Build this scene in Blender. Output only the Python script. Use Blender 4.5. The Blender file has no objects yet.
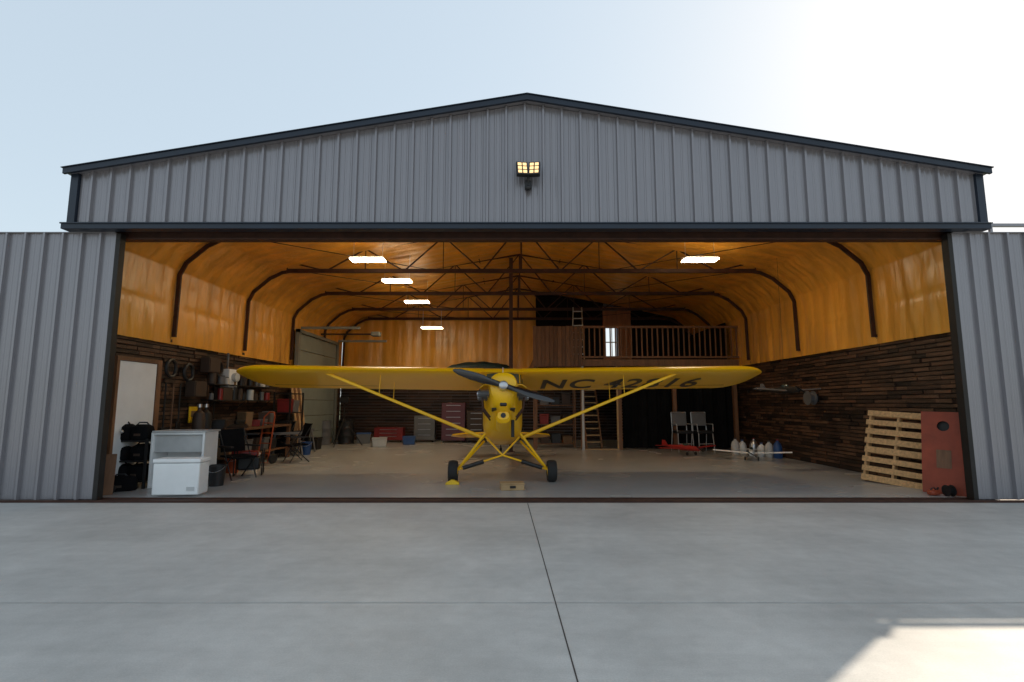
import bpy, bmesh, math, random
from mathutils import Vector, Matrix, Euler, noise
random.seed(7)
R=math.radians; PI=math.pi
scene=bpy.context.scene; COL=scene.collection
F=520.0; H=1.5; TH=R(6.8)
def ray(px,py):
    x=(px-512)/F; u=(341-py)/F
    return Vector((x, math.cos(TH)-math.sin(TH)*u, math.sin(TH)+math.cos(TH)*u))
def at(px,py,Y):
    r=ray(px,py); return Vector((0,0,H))+r*(Y/r.y)
def G(px,py,z=0.0):
    r=ray(px,py); return Vector((0,0,H))+r*((z-H)/r.z)
# ------------------------------------------------------------ materials
def mat(name,c,r=.6,m=0,var=.15,scale=3,bump=0,bscale=40,island=0,st=(1,1,1),emis=0,spec=.5,coat=0):
    M=bpy.data.materials.new(name); M.use_nodes=True; nt=M.node_tree; N=nt.nodes; L=nt.links
    b=N['Principled BSDF']; b.inputs['Roughness'].default_value=r; b.inputs['Metallic'].default_value=m
    b.inputs['Specular IOR Level'].default_value=spec
    if coat: b.inputs['Coat Weight'].default_value=coat; b.inputs['Coat Roughness'].default_value=.12
    tc=N.new('ShaderNodeTexCoord'); mp=N.new('ShaderNodeMapping'); mp.inputs['Scale'].default_value=st
    L.new(tc.outputs['Object'],mp.inputs['Vector'])
    nz=N.new('ShaderNodeTexNoise'); nz.inputs['Scale'].default_value=scale; nz.inputs['Detail'].default_value=6; nz.inputs['Roughness'].default_value=.6
    L.new(mp.outputs[0],nz.inputs['Vector'])
    rp=N.new('ShaderNodeValToRGB'); e=rp.color_ramp.elements
    e[0].position=.3; e[1].position=.7
    e[0].color=[max(0,x*(1-var)) for x in c]+[1]; e[1].color=[min(1,x*(1+var)) for x in c]+[1]
    L.new(nz.outputs['Fac'],rp.inputs['Fac']); out=rp.outputs['Color']
    if island:
        g=N.new('ShaderNodeNewGeometry'); mr=N.new('ShaderNodeMapRange'); mr.inputs['To Min'].default_value=1-island; mr.inputs['To Max'].default_value=1+island
        L.new(g.outputs['Random Per Island'],mr.inputs['Value'])
        mx=N.new('ShaderNodeVectorMath'); mx.operation='SCALE'; L.new(out,mx.inputs[0]); L.new(mr.outputs[0],mx.inputs['Scale']); out=mx.outputs[0]
    L.new(out,b.inputs['Base Color'])
    if bump:
        n2=N.new('ShaderNodeTexNoise'); n2.inputs['Scale'].default_value=bscale; n2.inputs['Detail'].default_value=4; L.new(mp.outputs[0],n2.inputs['Vector'])
        bp=N.new('ShaderNodeBump'); bp.inputs['Strength'].default_value=bump; bp.inputs['Distance'].default_value=.02
        L.new(n2.outputs['Fac'],bp.inputs['Height']); L.new(bp.outputs[0],b.inputs['Normal'])
    if emis:
        b.inputs['Emission Color'].default_value=list(c)+[1]; b.inputs['Emission Strength'].default_value=emis
    return M
def concrete(name,c,r,fine=.08,k=1.0,base=.12):
    M=mat(name,c,r,0,base,.35,.12,160); nt=M.node_tree; N=nt.nodes; L=nt.links; b=N['Principled BSDF']
    src=b.inputs['Base Color'].links[0].from_socket
    tc=N.new('ShaderNodeTexCoord')
    def ns(scale,lo,hi,det=5,st=None):
        v=tc.outputs['Object']
        if st:
            mp=N.new('ShaderNodeMapping'); mp.inputs['Scale'].default_value=st; L.new(v,mp.inputs[0]); v=mp.outputs[0]
        n=N.new('ShaderNodeTexNoise'); n.inputs['Scale'].default_value=scale; n.inputs['Detail'].default_value=det; n.inputs['Roughness'].default_value=.65; L.new(v,n.inputs['Vector'])
        m=N.new('ShaderNodeMapRange'); m.inputs['From Min'].default_value=.3; m.inputs['From Max'].default_value=.7
        m.inputs['To Min'].default_value=lo; m.inputs['To Max'].default_value=hi; L.new(n.outputs['Fac'],m.inputs['Value']); return m.outputs[0]
    for s in (ns(.9,1-.17*k,1+.11*k,9),ns(90,1-fine,1+fine,2),ns(6,1-.08*k,1+.06*k,6),ns(2.5,1-.04*k,1+.04*k,3,(.3,3,1))):
        mx=N.new('ShaderNodeVectorMath'); mx.operation='SCALE'; L.new(src,mx.inputs[0]); L.new(s,mx.inputs['Scale']); src=mx.outputs[0]
    L.new(src,b.inputs['Base Color'])
    rr=ns(.5,r-.03,r+.03,2); L.new(rr,b.inputs['Roughness'])
    return M
m_apron=concrete('apron concrete',(.485,.475,.45),.55)
m_floor=concrete('interior concrete',(.42,.415,.40),.26,.03,.25,.05)
m_grass=mat('dry grass',(.09,.10,.04),.95,0,.4,.5,.6,20)
m_siding=mat('grey steel siding',(.262,.252,.268),.28,.35,.025,.5)
m_trim=mat('navy trim',(.010,.018,.033),.4,.1,.15,2)
m_rust=mat('red oxide steel',(.055,.021,.012),.6,.2,.35,5,.1,30)
m_dark=mat('dark steel',(.02,.017,.015),.55,.3,.2,5)
m_gold=mat('golden insulation',(.76,.35,.045),.32,.0,.26,1.2,.8,6,0,(1.5,1.5,.35),spec=.7)
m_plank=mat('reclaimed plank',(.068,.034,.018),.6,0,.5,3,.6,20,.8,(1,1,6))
m_plankb=mat('shadowy rear plank',(.040,.021,.014),.8,0,.5,3,.4,20,.7,(1,1,6))  # darker copy of the planks; rear wall shade put into the colour
m_wood=mat('pale pine',(.48,.30,.15),.7,0,.2,4,.2,20,.2,(1,1,5))
m_pallet=mat('pallet wood',(.47,.285,.13),.75,0,.3,4,.3,20,.3,(5,1,5))
m_brownwood=mat('brown stained wood',(.15,.07,.032),.6,0,.3,4,.2,20,.3,(4,1,.5))
m_doorw=mat('loft door wood',(.40,.16,.06),.5,0,.25,4,.2,20,.1,(4,1,.5))
m_tan=mat('tan ply',(.42,.27,.13),.7,0,.2,5,.1)
m_black=mat('black plastic',(.012,.012,.013),.45,0,.3,8)
m_cloth=mat('black cloth',(.007,.007,.008),.95,0,.3,3,spec=.1)
m_rubber=mat('tyre rubber',(.015,.015,.015),.8,0,.2,20)
m_white=mat('white paint',(.82,.83,.83),.35,0,.06,2,.03,10)
m_offw=mat('dusty white',(.5,.51,.51),.5,0,.12,3)
m_greyp=mat('grey plastic',(.13,.13,.135),.5,0,.12,4)
m_pale=mat('pale green grey steel',(.24,.27,.24),.5,.0,.1,2)
m_palef=mat('weathered pale trim',(.20,.21,.19),.5,.0,.1,2)
m_yel=mat('aircraft yellow',(1.0,.54,.003),.32,0,.03,2,.04,4,coat=.15)
m_yelp=mat('yellow plastic',(.8,.5,.02),.4)
m_red=mat('red paint',(.22,.018,.016),.4,0,.2,3)
m_redw=mat('worn red board',(.30,.05,.018),.6,0,.25,3,.1)
m_orange=mat('orange paint',(.40,.07,.02),.4)
m_blue=mat('blue plastic',(.02,.07,.22),.4)
m_silver=mat('bare metal',(.55,.55,.56),.3,.9,.1,5)
m_chrome=mat('bright metal',(.5,.5,.5),.35,.6,.1,5)
m_glassd=mat('tinted glazing',(.04,.07,.07),.08,0,.1,2,coat=1)
m_lcd=mat('warm diffuser',(1.0,.83,.55),.5,emis=46,var=0)
m_lcd2=mat('warm small diffuser',(1.0,.83,.55),.5,emis=12,var=0)
m_flood=mat('lit flood lens',(1.0,.66,.30),.5,emis=1.1,var=0)
m_joint=mat('joint sealant',(.045,.035,.03),.8)
m_saw=mat('saw cut',(.51,.50,.48),.8)
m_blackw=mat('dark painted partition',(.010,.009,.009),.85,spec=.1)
m_maroon=mat('maroon enamel',(.10,.015,.02),.35)
m_ink=mat('black lettering',(.006,.006,.006),.4)
m_card=mat('cardboard',(.20,.12,.06),.8)
m_brown2=mat('dark brown plastic',(.05,.03,.02),.6)
m_teal=mat('mottled dark teal',(.012,.035,.04),.5,0,.4,4,.4,10)
m_propm=mat('dark prop varnish',(.015,.013,.014),.2,coat=.6)
# ------------------------------------------------------------ builder
class MB:
    def __init__(s): s.bm=bmesh.new()
    def box(s,c,d,rx=0,ry=0,rz=0):
        bmesh.ops.create_cube(s.bm,size=1,matrix=Matrix.Translation(c)@Euler((rx,ry,rz)).to_matrix().to_4x4()@Matrix.Diagonal((*d,1))); return s
    def bx(s,x0,x1,y0,y1,z0,z1): return s.box(((x0+x1)/2,(y0+y1)/2,(z0+z1)/2),(abs(x1-x0),abs(y1-y0),abs(z1-z0)))
    def tube(s,a,b,r,r2=None,n=10):
        a=Vector(a); b=Vector(b); d=b-a
        if d.length<1e-6: return s
        q=d.to_track_quat('Z','Y').to_matrix().to_4x4()
        bmesh.ops.create_cone(s.bm,cap_ends=True,segments=n,radius1=r,radius2=r if r2 is None else r2,depth=d.length,matrix=Matrix.Translation((a+b)/2)@q); return s
    def bar(s,a,b,w,h):
        a=Vector(a); b=Vector(b); d=b-a; q=d.to_track_quat('Z','Y').to_matrix().to_4x4()
        bmesh.ops.create_cube(s.bm,size=1,matrix=Matrix.Translation((a+b)/2)@q@Matrix.Diagonal((w,h,d.length,1))); return s
    def path(s,pts,r,n=8):
        for a,b in zip(pts,pts[1:]): s.tube(a,b,r,None,n)
        for p in pts[1:-1]: s.ball(p,(r,r,r),8,6)
        return s
    def ball(s,c,d,u=16,v=10,rx=0):
        bmesh.ops.create_uvsphere(s.bm,u_segments=u,v_segments=v,radius=1,matrix=Matrix.Translation(c)@Matrix.Rotation(rx,4,'X')@Matrix.Diagonal((*d,1))); return s
    def loft(s,rings,cap=True,closed=True):
        vs=[[s.bm.verts.new(p) for p in r] for r in rings]; n=len(rings[0])
        for a,b in zip(vs,vs[1:]):
            for i in range(n if closed else n-1):
                j=(i+1)%n
                try: s.bm.faces.new((a[i],a[j],b[j],b[i]))
                except ValueError: pass
        if cap and closed:
            for r in (vs[0],vs[-1]):
                try: s.bm.faces.new(r)
                except ValueError: pass
        return s
    def lathe(s,prof,c=(0,0,0),axis='Z',n=20):
        Mx={'Z':Matrix.Identity(3),'X':Matrix.Rotation(PI/2,3,'Y'),'Y':Matrix.Rotation(-PI/2,3,'X')}[axis]; c=Vector(c)
        return s.loft([[c+Mx@Vector((r*math.cos(2*PI*k/n),r*math.sin(2*PI*k/n),z)) for k in range(n)] for r,z in prof])
    def pxz(s,poly,y0,y1): return s.loft([[Vector((x,y0,z)) for x,z in poly],[Vector((x,y1,z)) for x,z in poly]])
    def build(s,name,m,parent=None,bev=0,xf=None,loc=None,rot=None):
        if xf is not None: bmesh.ops.transform(s.bm,matrix=xf,verts=s.bm.verts)
        bmesh.ops.recalc_face_normals(s.bm,faces=s.bm.faces)
        for f in s.bm.faces: f.smooth=True
        for e in s.bm.edges:
            if len(e.link_faces)==2 and e.calc_face_angle(0)>R(32): e.smooth=False
        me=bpy.data.meshes.new(name); s.bm.to_mesh(me); s.bm.free()
        o=bpy.data.objects.new(name,me); COL.objects.link(o); me.materials.append(m)
        if parent: o.parent=parent
        if loc is not None: o.location=loc
        if rot is not None: o.rotation_euler=rot
        if bev:
            b=o.modifiers.new('bevel','BEVEL'); b.width=bev; b.segments=2; b.limit_method='ANGLE'
        return o
def T(name,label,cat,loc=(0,0,0),rz=0,group=None):
    o=bpy.data.objects.new(name,None); COL.objects.link(o); o.location=loc; o.rotation_euler=(0,0,rz); o.empty_display_size=.2
    return tag(o,label,cat,group)
def tag(o,label,cat,group=None):
    o['label']=label; o['category']=cat
    if group: o['group']=group
    return o
def struct(o): o['kind']='structure'; return o
# ------------------------------------------------------------ ground
def sheet(name,x0,x1,y0,y1,z,m):
    b=MB(); b.loft([[Vector((x0,y0,z)),Vector((x1,y0,z))],[Vector((x0,y1,z)),Vector((x1,y1,z))]],cap=False,closed=False)
    return struct(b.build(name,m))
sheet('ground',-900,900,-900,900,-.02,m_grass)
sheet('apron',-28,28,-22,8.14,0,m_apron)
sheet('hangar_floor',-7.2,7.7,8.14,21.9,.006,m_floor)
b=MB(); b.bar((.235,8.06,.001),(.50,-3,.001),.008,.004) ; struct(b.build('expansion_joint',m_joint))
sheet('saw_cut_joint',-27,27,4.134,4.146,.003,m_saw)
sheet('saw_cut_joint',-27,27,-.406,-.394,.003,m_saw)
# ------------------------------------------------------------ hangar
HX=.245; HY=8.1
hang=T('hangar','grey ribbed steel hangar with navy trim and wide open front','hangar',(HX,HY,0))
RZ=lambda x:6.42-abs(x)*.168
def ribbed(b,x0,x1,z0,zt,y,per=.305,dep=.05):
    prof=[(0,0),(.07,0),(.08,.008),(.10,.008),(.11,0),(.16,0),(.17,.008),(.19,.008),(.20,0),(.242,0),(.254,dep),(.285,dep),(.297,0)]
    pts=[]; k=0
    while x0+k*per<x1-1e-4:
        for px,d in prof:
            x=x0+k*per+px
            if x<=x1: pts.append((x,y-d))
        k+=1
    pts.append((x1,y))
    b.loft([[Vector((x,yy,z0)) for x,yy in pts],[Vector((x,yy,zt(x))) for x,yy in pts]],cap=False,closed=False)
b=MB(); ribbed(b,-7.32,7.32,4.37,RZ,0); b.build('gable_siding',m_siding,hang)
b=MB(); b.pxz([(-7.3,4.3),(7.3,4.3),(7.3,RZ(7.3)-.02),(0,RZ(0)-.02),(-7.3,RZ(7.3)-.02)],.03,.09); b.build('gable_backing',m_dark,hang)
b=MB(); b.bx(-7.46,7.42,-.07,.10,4.265,4.36).bx(-7.47,7.43,-.09,-.07,4.345,4.37); b.build('header_trim',m_trim,hang,.008)
for s in (-1,1):
    b=MB(); b.bx(s*7.26,s*7.38,-.06,.12,4.37,RZ(7.3)); b.build('corner_trim',m_trim,hang)
    b=MB(); b.pxz([(0,6.415),(s*7.44,5.15),(s*7.44,5.235),(0,6.50)],-.16,-.11); b.pxz([(0,6.505),(s*7.46,5.24),(s*7.46,5.252),(0,6.517)],-.18,0); b.build('rake_trim',m_trim,hang)
    b=MB(); b.pxz([(0,6.43),(s*7.42,5.17),(s*7.42,5.22),(0,6.50)],-.105,13.7); b.build('roof_panel',m_siding,hang)
    b=MB(); ribbed(b,0,13.2,0,lambda x:5.18,0)
    b.build('side_wall',m_siding,hang,xf=Matrix.Translation((s*7.38,.34 if s>0 else 13.54,0))@Matrix.Rotation(s*PI/2,4,'Z'))
    b=MB(); b.bx(s*7.31,s*7.36,.30,13.4,0,5.1); b.build('wall_backing',m_dark,hang)
b=MB()
X0,X1,Z0,Z1=3.58,4.12,3.36,4.62   # rear window opening
b.bx(-7.3,X0,13.45,13.55,0,5.15).bx(X1,7.3,13.45,13.55,0,5.15).bx(X0,X1,13.45,13.55,0,Z0).bx(X0,X1,13.45,13.55,Z1,5.15)
b.pxz([(-7.3,5.15),(7.3,5.15),(0,6.41)],13.45,13.55); b.build('rear_wall',m_siding,hang)
FY=[.42,2.5,5.35,8.2,11.0,13.2]
TC=lambda x:6.26-abs(x)*.168
for i,y in enumerate(FY):
    b=MB(); cz=4.97
    for s in (-1,1):
        b.bar((0,y,TC(0)),(s*6.6,y,TC(6.6)),.07,.07)
        P_=[(7.19,2.85),(7.17,4.16),(7.04,4.42),(6.62,4.78),(6.3,4.93),(6.1,4.96)]
        for (xa,za),(xb,zb_) in zip(P_,P_[1:]): b.bar((s*xa,y,za-.004),(s*xb,y,zb_+.004),.045,.08)
        n=6; step=6.2/n
        for k in range(n):
            xa=s*k*step; xb=s*(k+1)*step
            b.bar((xa,y,cz if k%2 else TC(xa)),(xb,y,TC(xb) if k%2 else cz),.034,.034)
            if k%2: b.bar((xb,y,cz),(xb,y,TC(xb)),.022,.022)
    b.bar((-6.2,y,cz),(6.2,y,cz),.085,.10); b.bar((0,y,cz),(0,y,TC(0)),.045,.045)
    b.build('roof_truss',m_rust,hang)
b=MB(); b.bx(-6.98,6.98,.30,.36,4.22,4.50).bx(-6.98,6.98,.25,.41,4.19,4.22).bx(-6.98,6.98,.25,.41,4.5,4.52); b.build('header_beam',m_rust,hang)
for s in (-1,1):
    b=MB(); b.bx(s*7.0,s*7.15,.28,.42,0,4.5); b.build('door_post',m_dark,hang)
for s in (-1,1):
    for x in (1.3,2.6,3.9,5.2):
        b=MB(); b.bx(s*x-.03,s*x+.03,.1,13.36,TC(x)-.02,TC(x)+.06); b.build('purlin',m_rust,hang)
for i in range(5):
    for s in (-1,1):
        b=MB(); b.tube((s*6.1,FY[i],5.0),(s*2.4,FY[i+1],5.0),.009,None,6); b.build('brace_rod',m_dark,hang)
PR=[(7.25,2.7),(7.25,3.4),(7.24,3.95),(7.20,4.28),(6.98,4.60),(6.45,5.0),(4.5,5.45),(2.2,5.87),(0,6.27)]
def prof(t):
    t=t*(len(PR)-1); i=min(int(t),len(PR)-2); f=t-i; return (PR[i][0]*(1-f)+PR[i+1][0]*f, PR[i][1]*(1-f)+PR[i+1][1]*f)
for s in (-1,1):
    b=MB(); NT=64
    for i in range(5):
        rings=[]; ya,yb=FY[i],FY[i+1]
        if i==0: ya=.14
        NK=100
        for k in range(NK+1):
            v=k/NK; row=[]; yy=ya+(yb-ya)*v
            for j in range(NT+1):
                t=j/NT; x,z=prof(t); sv=math.sin(PI*v)
                rib=.022*abs(math.sin(yy*PI/.42+.5*noise.noise(Vector((t*3,yy,0)))))
                wr=.020*noise.noise(Vector((v*8+i*5,t*5,s*3)))+.014*noise.noise(Vector((v*20+i*5,t*10,s*3)))
                g_=-.022*math.exp(-((z-3.47)/.05)**2)
                d=.03*sv**.5+(wr+rib)*sv**.3+g_*sv
                if t>.6: d=d*.6
                wt=min(1,t/.55); nx,nz=-math.cos(wt*PI/2),-math.sin(wt*PI/2)
                row.append(Vector((s*(x+nx*d),yy,z+nz*d)))
            rings.append(row)
        b.loft(rings,cap=False,closed=False)
    b.build('insulation_blanket',m_gold,hang)
b=MB(); rows=[]
for k in range(121):
    x=-7.2+k*(7.95/120); row=[]
    for j in range(16):
        z=2.6+(6.25-abs(x)*.165-2.6)*j/15; row.append(Vector((x,13.38-.05*abs(math.sin(k*PI/24))-.02*abs(math.sin(k*PI/6))-.03*noise.noise(Vector((x*2,z,0))),z)))
    rows.append(row)
b.loft(rows,cap=False,closed=False); b.build('insulation_blanket',m_gold,hang)
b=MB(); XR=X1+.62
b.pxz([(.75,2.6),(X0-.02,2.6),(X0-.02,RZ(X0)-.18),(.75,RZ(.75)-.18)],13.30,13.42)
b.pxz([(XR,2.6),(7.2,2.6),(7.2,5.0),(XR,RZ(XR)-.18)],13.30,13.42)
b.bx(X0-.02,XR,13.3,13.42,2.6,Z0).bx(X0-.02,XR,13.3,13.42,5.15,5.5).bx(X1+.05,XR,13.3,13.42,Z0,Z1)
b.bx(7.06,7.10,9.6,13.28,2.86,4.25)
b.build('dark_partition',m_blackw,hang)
def planks(u0,u1,z0,z1,hh=.082,ll=(.25,.4,.55,.8)):
    b=MB(); z=z0
    while z<z1-.02:
        u=u0+random.uniform(-.3,0)
        while u<u1:
            l=random.choice(ll)*random.uniform(.8,1.2); a=max(u,u0); e=min(u+l,u1)
            if e-a>.04:
                d=random.uniform(.008,.06); b.bx(a+.004,e-.004,-d,.0,z+.006+random.uniform(0,.006),min(z+hh,z1)-.007-random.uniform(0,.008))
            u+=l
        z+=hh
    return b
b=planks(0,13.1,.02,2.84); b.bx(0,13.1,-.06,.01,2.84,2.90); b.build('plank_wall',m_plank,hang,xf=Matrix.Translation((7.30,13.3,0))@Matrix.Rotation(-PI/2,4,'Z'))
b=planks(0,13.1,.02,2.74); b.bx(0,13.1,-.06,.01,2.74,2.80); b.build('plank_wall',m_plank,hang,xf=Matrix.Translation((-7.30,.2,0))@Matrix.Rotation(PI/2,4,'Z'))
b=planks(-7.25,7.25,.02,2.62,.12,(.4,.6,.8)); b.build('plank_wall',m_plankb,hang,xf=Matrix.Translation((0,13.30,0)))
for s,e,lab in ((-1,-6.70,'left sliding hangar door leaf'),(1,6.93,'right sliding hangar door leaf')):
    b=MB(); xa,xb=(e-6.6,e) if s<0 else (e,e+6.6)
    ribbed(b,xa,xb,.03,lambda x:4.25,.13); d=b.build('sliding_door',m_siding,hang); d['label']=lab
    b=MB(); b.bx(xa,xb,.135,.20,.03,4.23); b.build('door_backing',m_dark,d)
    b=MB(); b.bx(e,e-s*.07,.12,.24,.02,4.25); b.build('edge_trim',m_dark,d)
    b=MB(); b.bx(xa,xb,.08,.22,4.252,4.262); b.build('top_trim',m_siding,d)
b=MB(); b.bx(7.5,13.6,.125,.175,4.37,4.42)
for x in (7.6,9.2,11,13.3): b.bx(x-.02,x+.02,.13,.17,4.263,4.37)
b.build('door_rail',m_siding,hang)
b=MB(); b.bx(-13.3,13.4,.03,.06,0.001,.03).bx(-13.3,13.4,.26,.29,0.001,.03).bx(-13.3,13.4,.0,.30,.0005,.008); b.build('floor_track',m_rust,hang)
# flood lamp
p=at(528,178,8.05)
fl=T('flood_lamp','lit twin flood lamp mounted high on the grey gable','lamp',(p.x,8.07,p.z))
b=MB(); b.bx(-.055,.055,-.07,0,-.20,-.06).tube((0,-.05,-.1),(0,-.12,.02),.022); b.build('bracket',m_black,fl,.004)
for s in (-1,1):
    hx_=Matrix.Translation((s*.098,-.14,.09))@Euler((R(-22),0,-s*R(8))).to_matrix().to_4x4()
    b=MB(); b.box((0,0,0),(.185,.07,.27)); h=b.build('lamp_head',m_black,fl,.006,xf=hx_)
    for i in (-1,1):
        for j in (-1,0,1):
            b=MB(); b.box((i*.040,-.037,j*.080),(.060,.008,.056)); b.build('lens',m_flood,h,xf=hx_)
b=MB(); b.ball((0,-.10,-.20),(.05,.05,.045)); b.build('sensor',m_black,fl)
CL=[((368,260),4.93,'first from the door in the left row'),((397,281),4.93,'second from the door in the left row'),((417,302),4.93,'third from the door in the left row'),((432,328),4.35,'deepest and smallest in the left row'),((700,260),4.93,'alone on the right side')]
for i,((px,py),z,w) in enumerate(CL):
    g=G(px,py,z); t=T('ceiling_light','glowing rectangular ceiling light, '+w,'ceiling light',(g.x,g.y,z),0,'ceiling lights in the hangar')
    b=MB(); b.bx(-.39,.39,-.15,.15,.011,.05).tube((-.35,0,.06),(-.35,0,.75),.006).tube((.35,0,.06),(.35,0,.75),.006); b.build('frame',m_white,t)
    b=MB(); b.bx(-.40,.40,-.16,.16,-.014,.009); b.build('diffuser',m_lcd2 if i==3 else m_lcd,t)
# ------------------------------------------------------------ aircraft
ac=T('light_aircraft','yellow high wing light aircraft parked nose out in the hangar','airplane',(-.18,10.15,.006),R(1.6))
B=Matrix.Rotation(R(-11),4,'X')
def ring(y,hw,z0,z1,e=.62,n=28,cx=0,taper=0):
    cz=(z0+z1)/2; hh=(z1-z0)/2; o=[]
    for k in range(n):
        a=2*PI*k/n; c,s=math.cos(a),math.sin(a); zz=math.copysign(abs(s)**e,s)
        o.append(Vector((cx+hw*(1+taper*zz)*math.copysign(abs(c)**e,c),y,cz+hh*zz)))
    return o
b=MB(); b.loft([ring(-.50,.335,.88,1.84,.7),ring(-.1,.38,.82,1.90,.55),ring(.0,.39,.80,2.0,.45),ring(.3,.39,.80,2.10,.4),ring(1.2,.38,.84,2.11,.4),ring(1.5,.36,.88,2.05,.5),ring(2.4,.28,1.02,1.86,.6),ring(3.6,.17,1.2,1.68,.6),ring(4.9,.05,1.36,1.56,.7),ring(5.1,.02,1.40,1.52)])
b.build('fuselage',m_yel,ac,xf=B)
b=MB(); b.loft([ring(-1.42,.10,1.45,1.64,1),ring(-1.405,.175,1.36,1.74,.9,taper=.1),ring(-1.36,.225,1.26,1.80,.85,taper=.15),ring(-1.22,.25,1.14,1.83,.8,taper=.15),ring(-.95,.275,1.02,1.845,.75,taper=.12),ring(-.505,.336,.88,1.845,.7)])
cw=b.build('cowling',m_yel,ac,xf=B)
for s in (-1,1):
    b=MB(); b.lathe([(.02,-.02),(.058,-.025),(.066,.03),(.066,.05)],(s*.145,-1.385,1.60),'Y',20); b.build('air_intake',m_black,cw,xf=B)
    b=MB(); b.lathe([(.066,-.03),(.078,-.03),(.078,.04),(.066,.04)],(s*.145,-1.385,1.60),'Y',20); b.build('intake_ring',m_yel,cw,xf=B)
    b=MB(); b.bx(s*.12,s*.205,-1.33,-1.05,1.16,1.18); b.build('cowl_seam',m_dark,cw,xf=B)
b=MB(); b.bx(-.06,.06,-1.36,-1.2,1.21,1.31); b.build('carburettor_scoop',m_black,cw,.02,xf=B)
b=MB(); b.loft([ring(-1.20,.10,1.00,1.14,.8),ring(-1.15,.13,.94,1.16,.8),ring(-.7,.12,.84,1.05,.8)]); b.build('chin_scoop',m_yel,cw,xf=B)
b=MB(); b.lathe([(.01,-.006),(.045,-.006),(.04,.02)],(0,-1.205,1.07),'Y',14); b.build('chin_opening',m_black,cw,xf=B)
b=MB(); b.lathe([(.025,-.2),(.03,-.2),(.03,.1)],(.17,-1.0,.92),'Z',10); b.build('exhaust_pipe',m_dark,cw,xf=B)
b=MB(); b.tube((0,-.66,1.83),(0,-.66,1.90),.035); b.tube((0,-.66,1.9),(0,-.66,2.08),.006); b.build('fuel_cap',m_silver,cw,xf=B)
for s in (-1,1):
    for y in (-1.16,-.84):
        b=MB(); b.tube((s*.20,y,1.47),(s*.42,y,1.46),.045)
        for k in range(7): b.tube((s*(.255+k*.023),y,1.467),(s*(.265+k*.023),y,1.467),.072,None,16)
        b.tube((s*.41,y,1.46),(s*.45,y,1.46),.055); cyl=b.build('engine_cylinder',m_greyp,ac,xf=B)
        b=MB(); b.tube((s*.45,y,1.46),(s*.465,y,1.46),.045); b.build('rocker_cover',m_silver,cyl,xf=B)
        b=MB(); b.path([(s*.37,y,1.40),(s*.36,y+.03,1.22),(s*.23,y+.1,1.06)],.018); b.build('exhaust_stub',m_rust,cyl,xf=B)
        b=MB(); b.path([(s*.44,y,1.51),(s*.37,y+.02,1.60),(s*.24,y+.05,1.66)],.008); b.build('ignition_lead',m_black,cyl,xf=B)
    b=MB(); NN=6; b.loft([[Vector((s*(.21+.20*i/NN),yy,1.58+.04*math.sin(i/NN*PI)-.03*(i/NN)**2)) for i in range(NN+1)]+[Vector((s*(.21+.20*(NN-i)/NN),yy,1.568+.04*math.sin((NN-i)/NN*PI)-.03*((NN-i)/NN)**2)) for i in range(NN+1)] for yy in (-1.28,-1.0,-.72,-.62)])
    b.build('cooling_baffle',m_yel,cw,xf=B)
b=MB(); ang=R(-17.5); Rm=Matrix.Translation((0,-1.50,1.535))@Matrix.Rotation(-ang,4,'Y')
for s in (-1,1):
    rings=[]
    for r,c,tw,th in ((.0,.10,50,.05),(.08,.10,48,.05),(.2,.12,38,.035),(.4,.15,26,.024),(.6,.145,19,.017),(.8,.11,15,.012),(.89,.06,13,.008),(.915,.02,13,.004)):
        a=R(tw)*s; rr=[]
        for k in range(12):
            q=2*PI*k/12; lx=math.cos(q)*c/2; ly=math.sin(q)*th
            rr.append(Rm@Vector((s*r,lx*math.sin(a)+ly*math.cos(a),lx*math.cos(a)-ly*math.sin(a))))
        rings.append(rr)
    b.loft(rings)
pr=b.build('propeller',m_propm,ac,xf=B)
b=MB(); b.lathe([(.01,-.075),(.05,-.07),(.075,-.05),(.085,.0),(.09,.06)],(0,-1.50,1.535),'Y',20); b.build('hub',m_silver,pr,xf=B)
b=MB(); b.loft([[Vector((x*.36,y+.10*abs(x)**3,z)) for x in (-1,-.8,-.5,0,.5,.8,1)] for y,z in ((-.47,1.835),(-.40,1.93),(-.33,2.03),(-.27,2.12))],cap=False,closed=False)
ws_=b.build('windscreen',m_glassd,ac,xf=B)
for x in (-.33,.33,0):
    b=MB(); b.tube((x,-.482+.1*abs(x/.36)**3,1.835),(x,-.282+.1*abs(x/.36)**3,2.12),.010,None,6); b.build('windscreen_frame',m_yel,ws_,xf=B)
for s in (-1,1):
    b=MB(); b.loft([[Vector((s*.394,y,z)) for y,z in ((-.15,1.62),(1.15,1.6),(1.25,2.0),(-.05,2.0))],[Vector((s*.40,y,z)) for y,z in ((-.15,1.62),(1.15,1.6),(1.25,2.0),(-.05,2.0))]]); b.build('side_window',m_glassd,ac,xf=B)
def af(chord,le,x,zl,th=1.0):
    up=[(0,.028),(.0125,.062),(.05,.095),(.12,.125),(.25,.145),(.4,.142),(.6,.112),(.8,.065),(1,.005)]
    lo=[(.8,0),(.6,0),(.4,0),(.2,0),(.08,.002),(.03,.010)]
    k=chord*.78*th
    return [Vector((x,le+chord*a,zl+k*c)) for a,c in up]+[Vector((x,le+chord*a,zl+k*c)) for a,c in lo]
ZL=lambda x:2.03+.014*abs(x)
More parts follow.
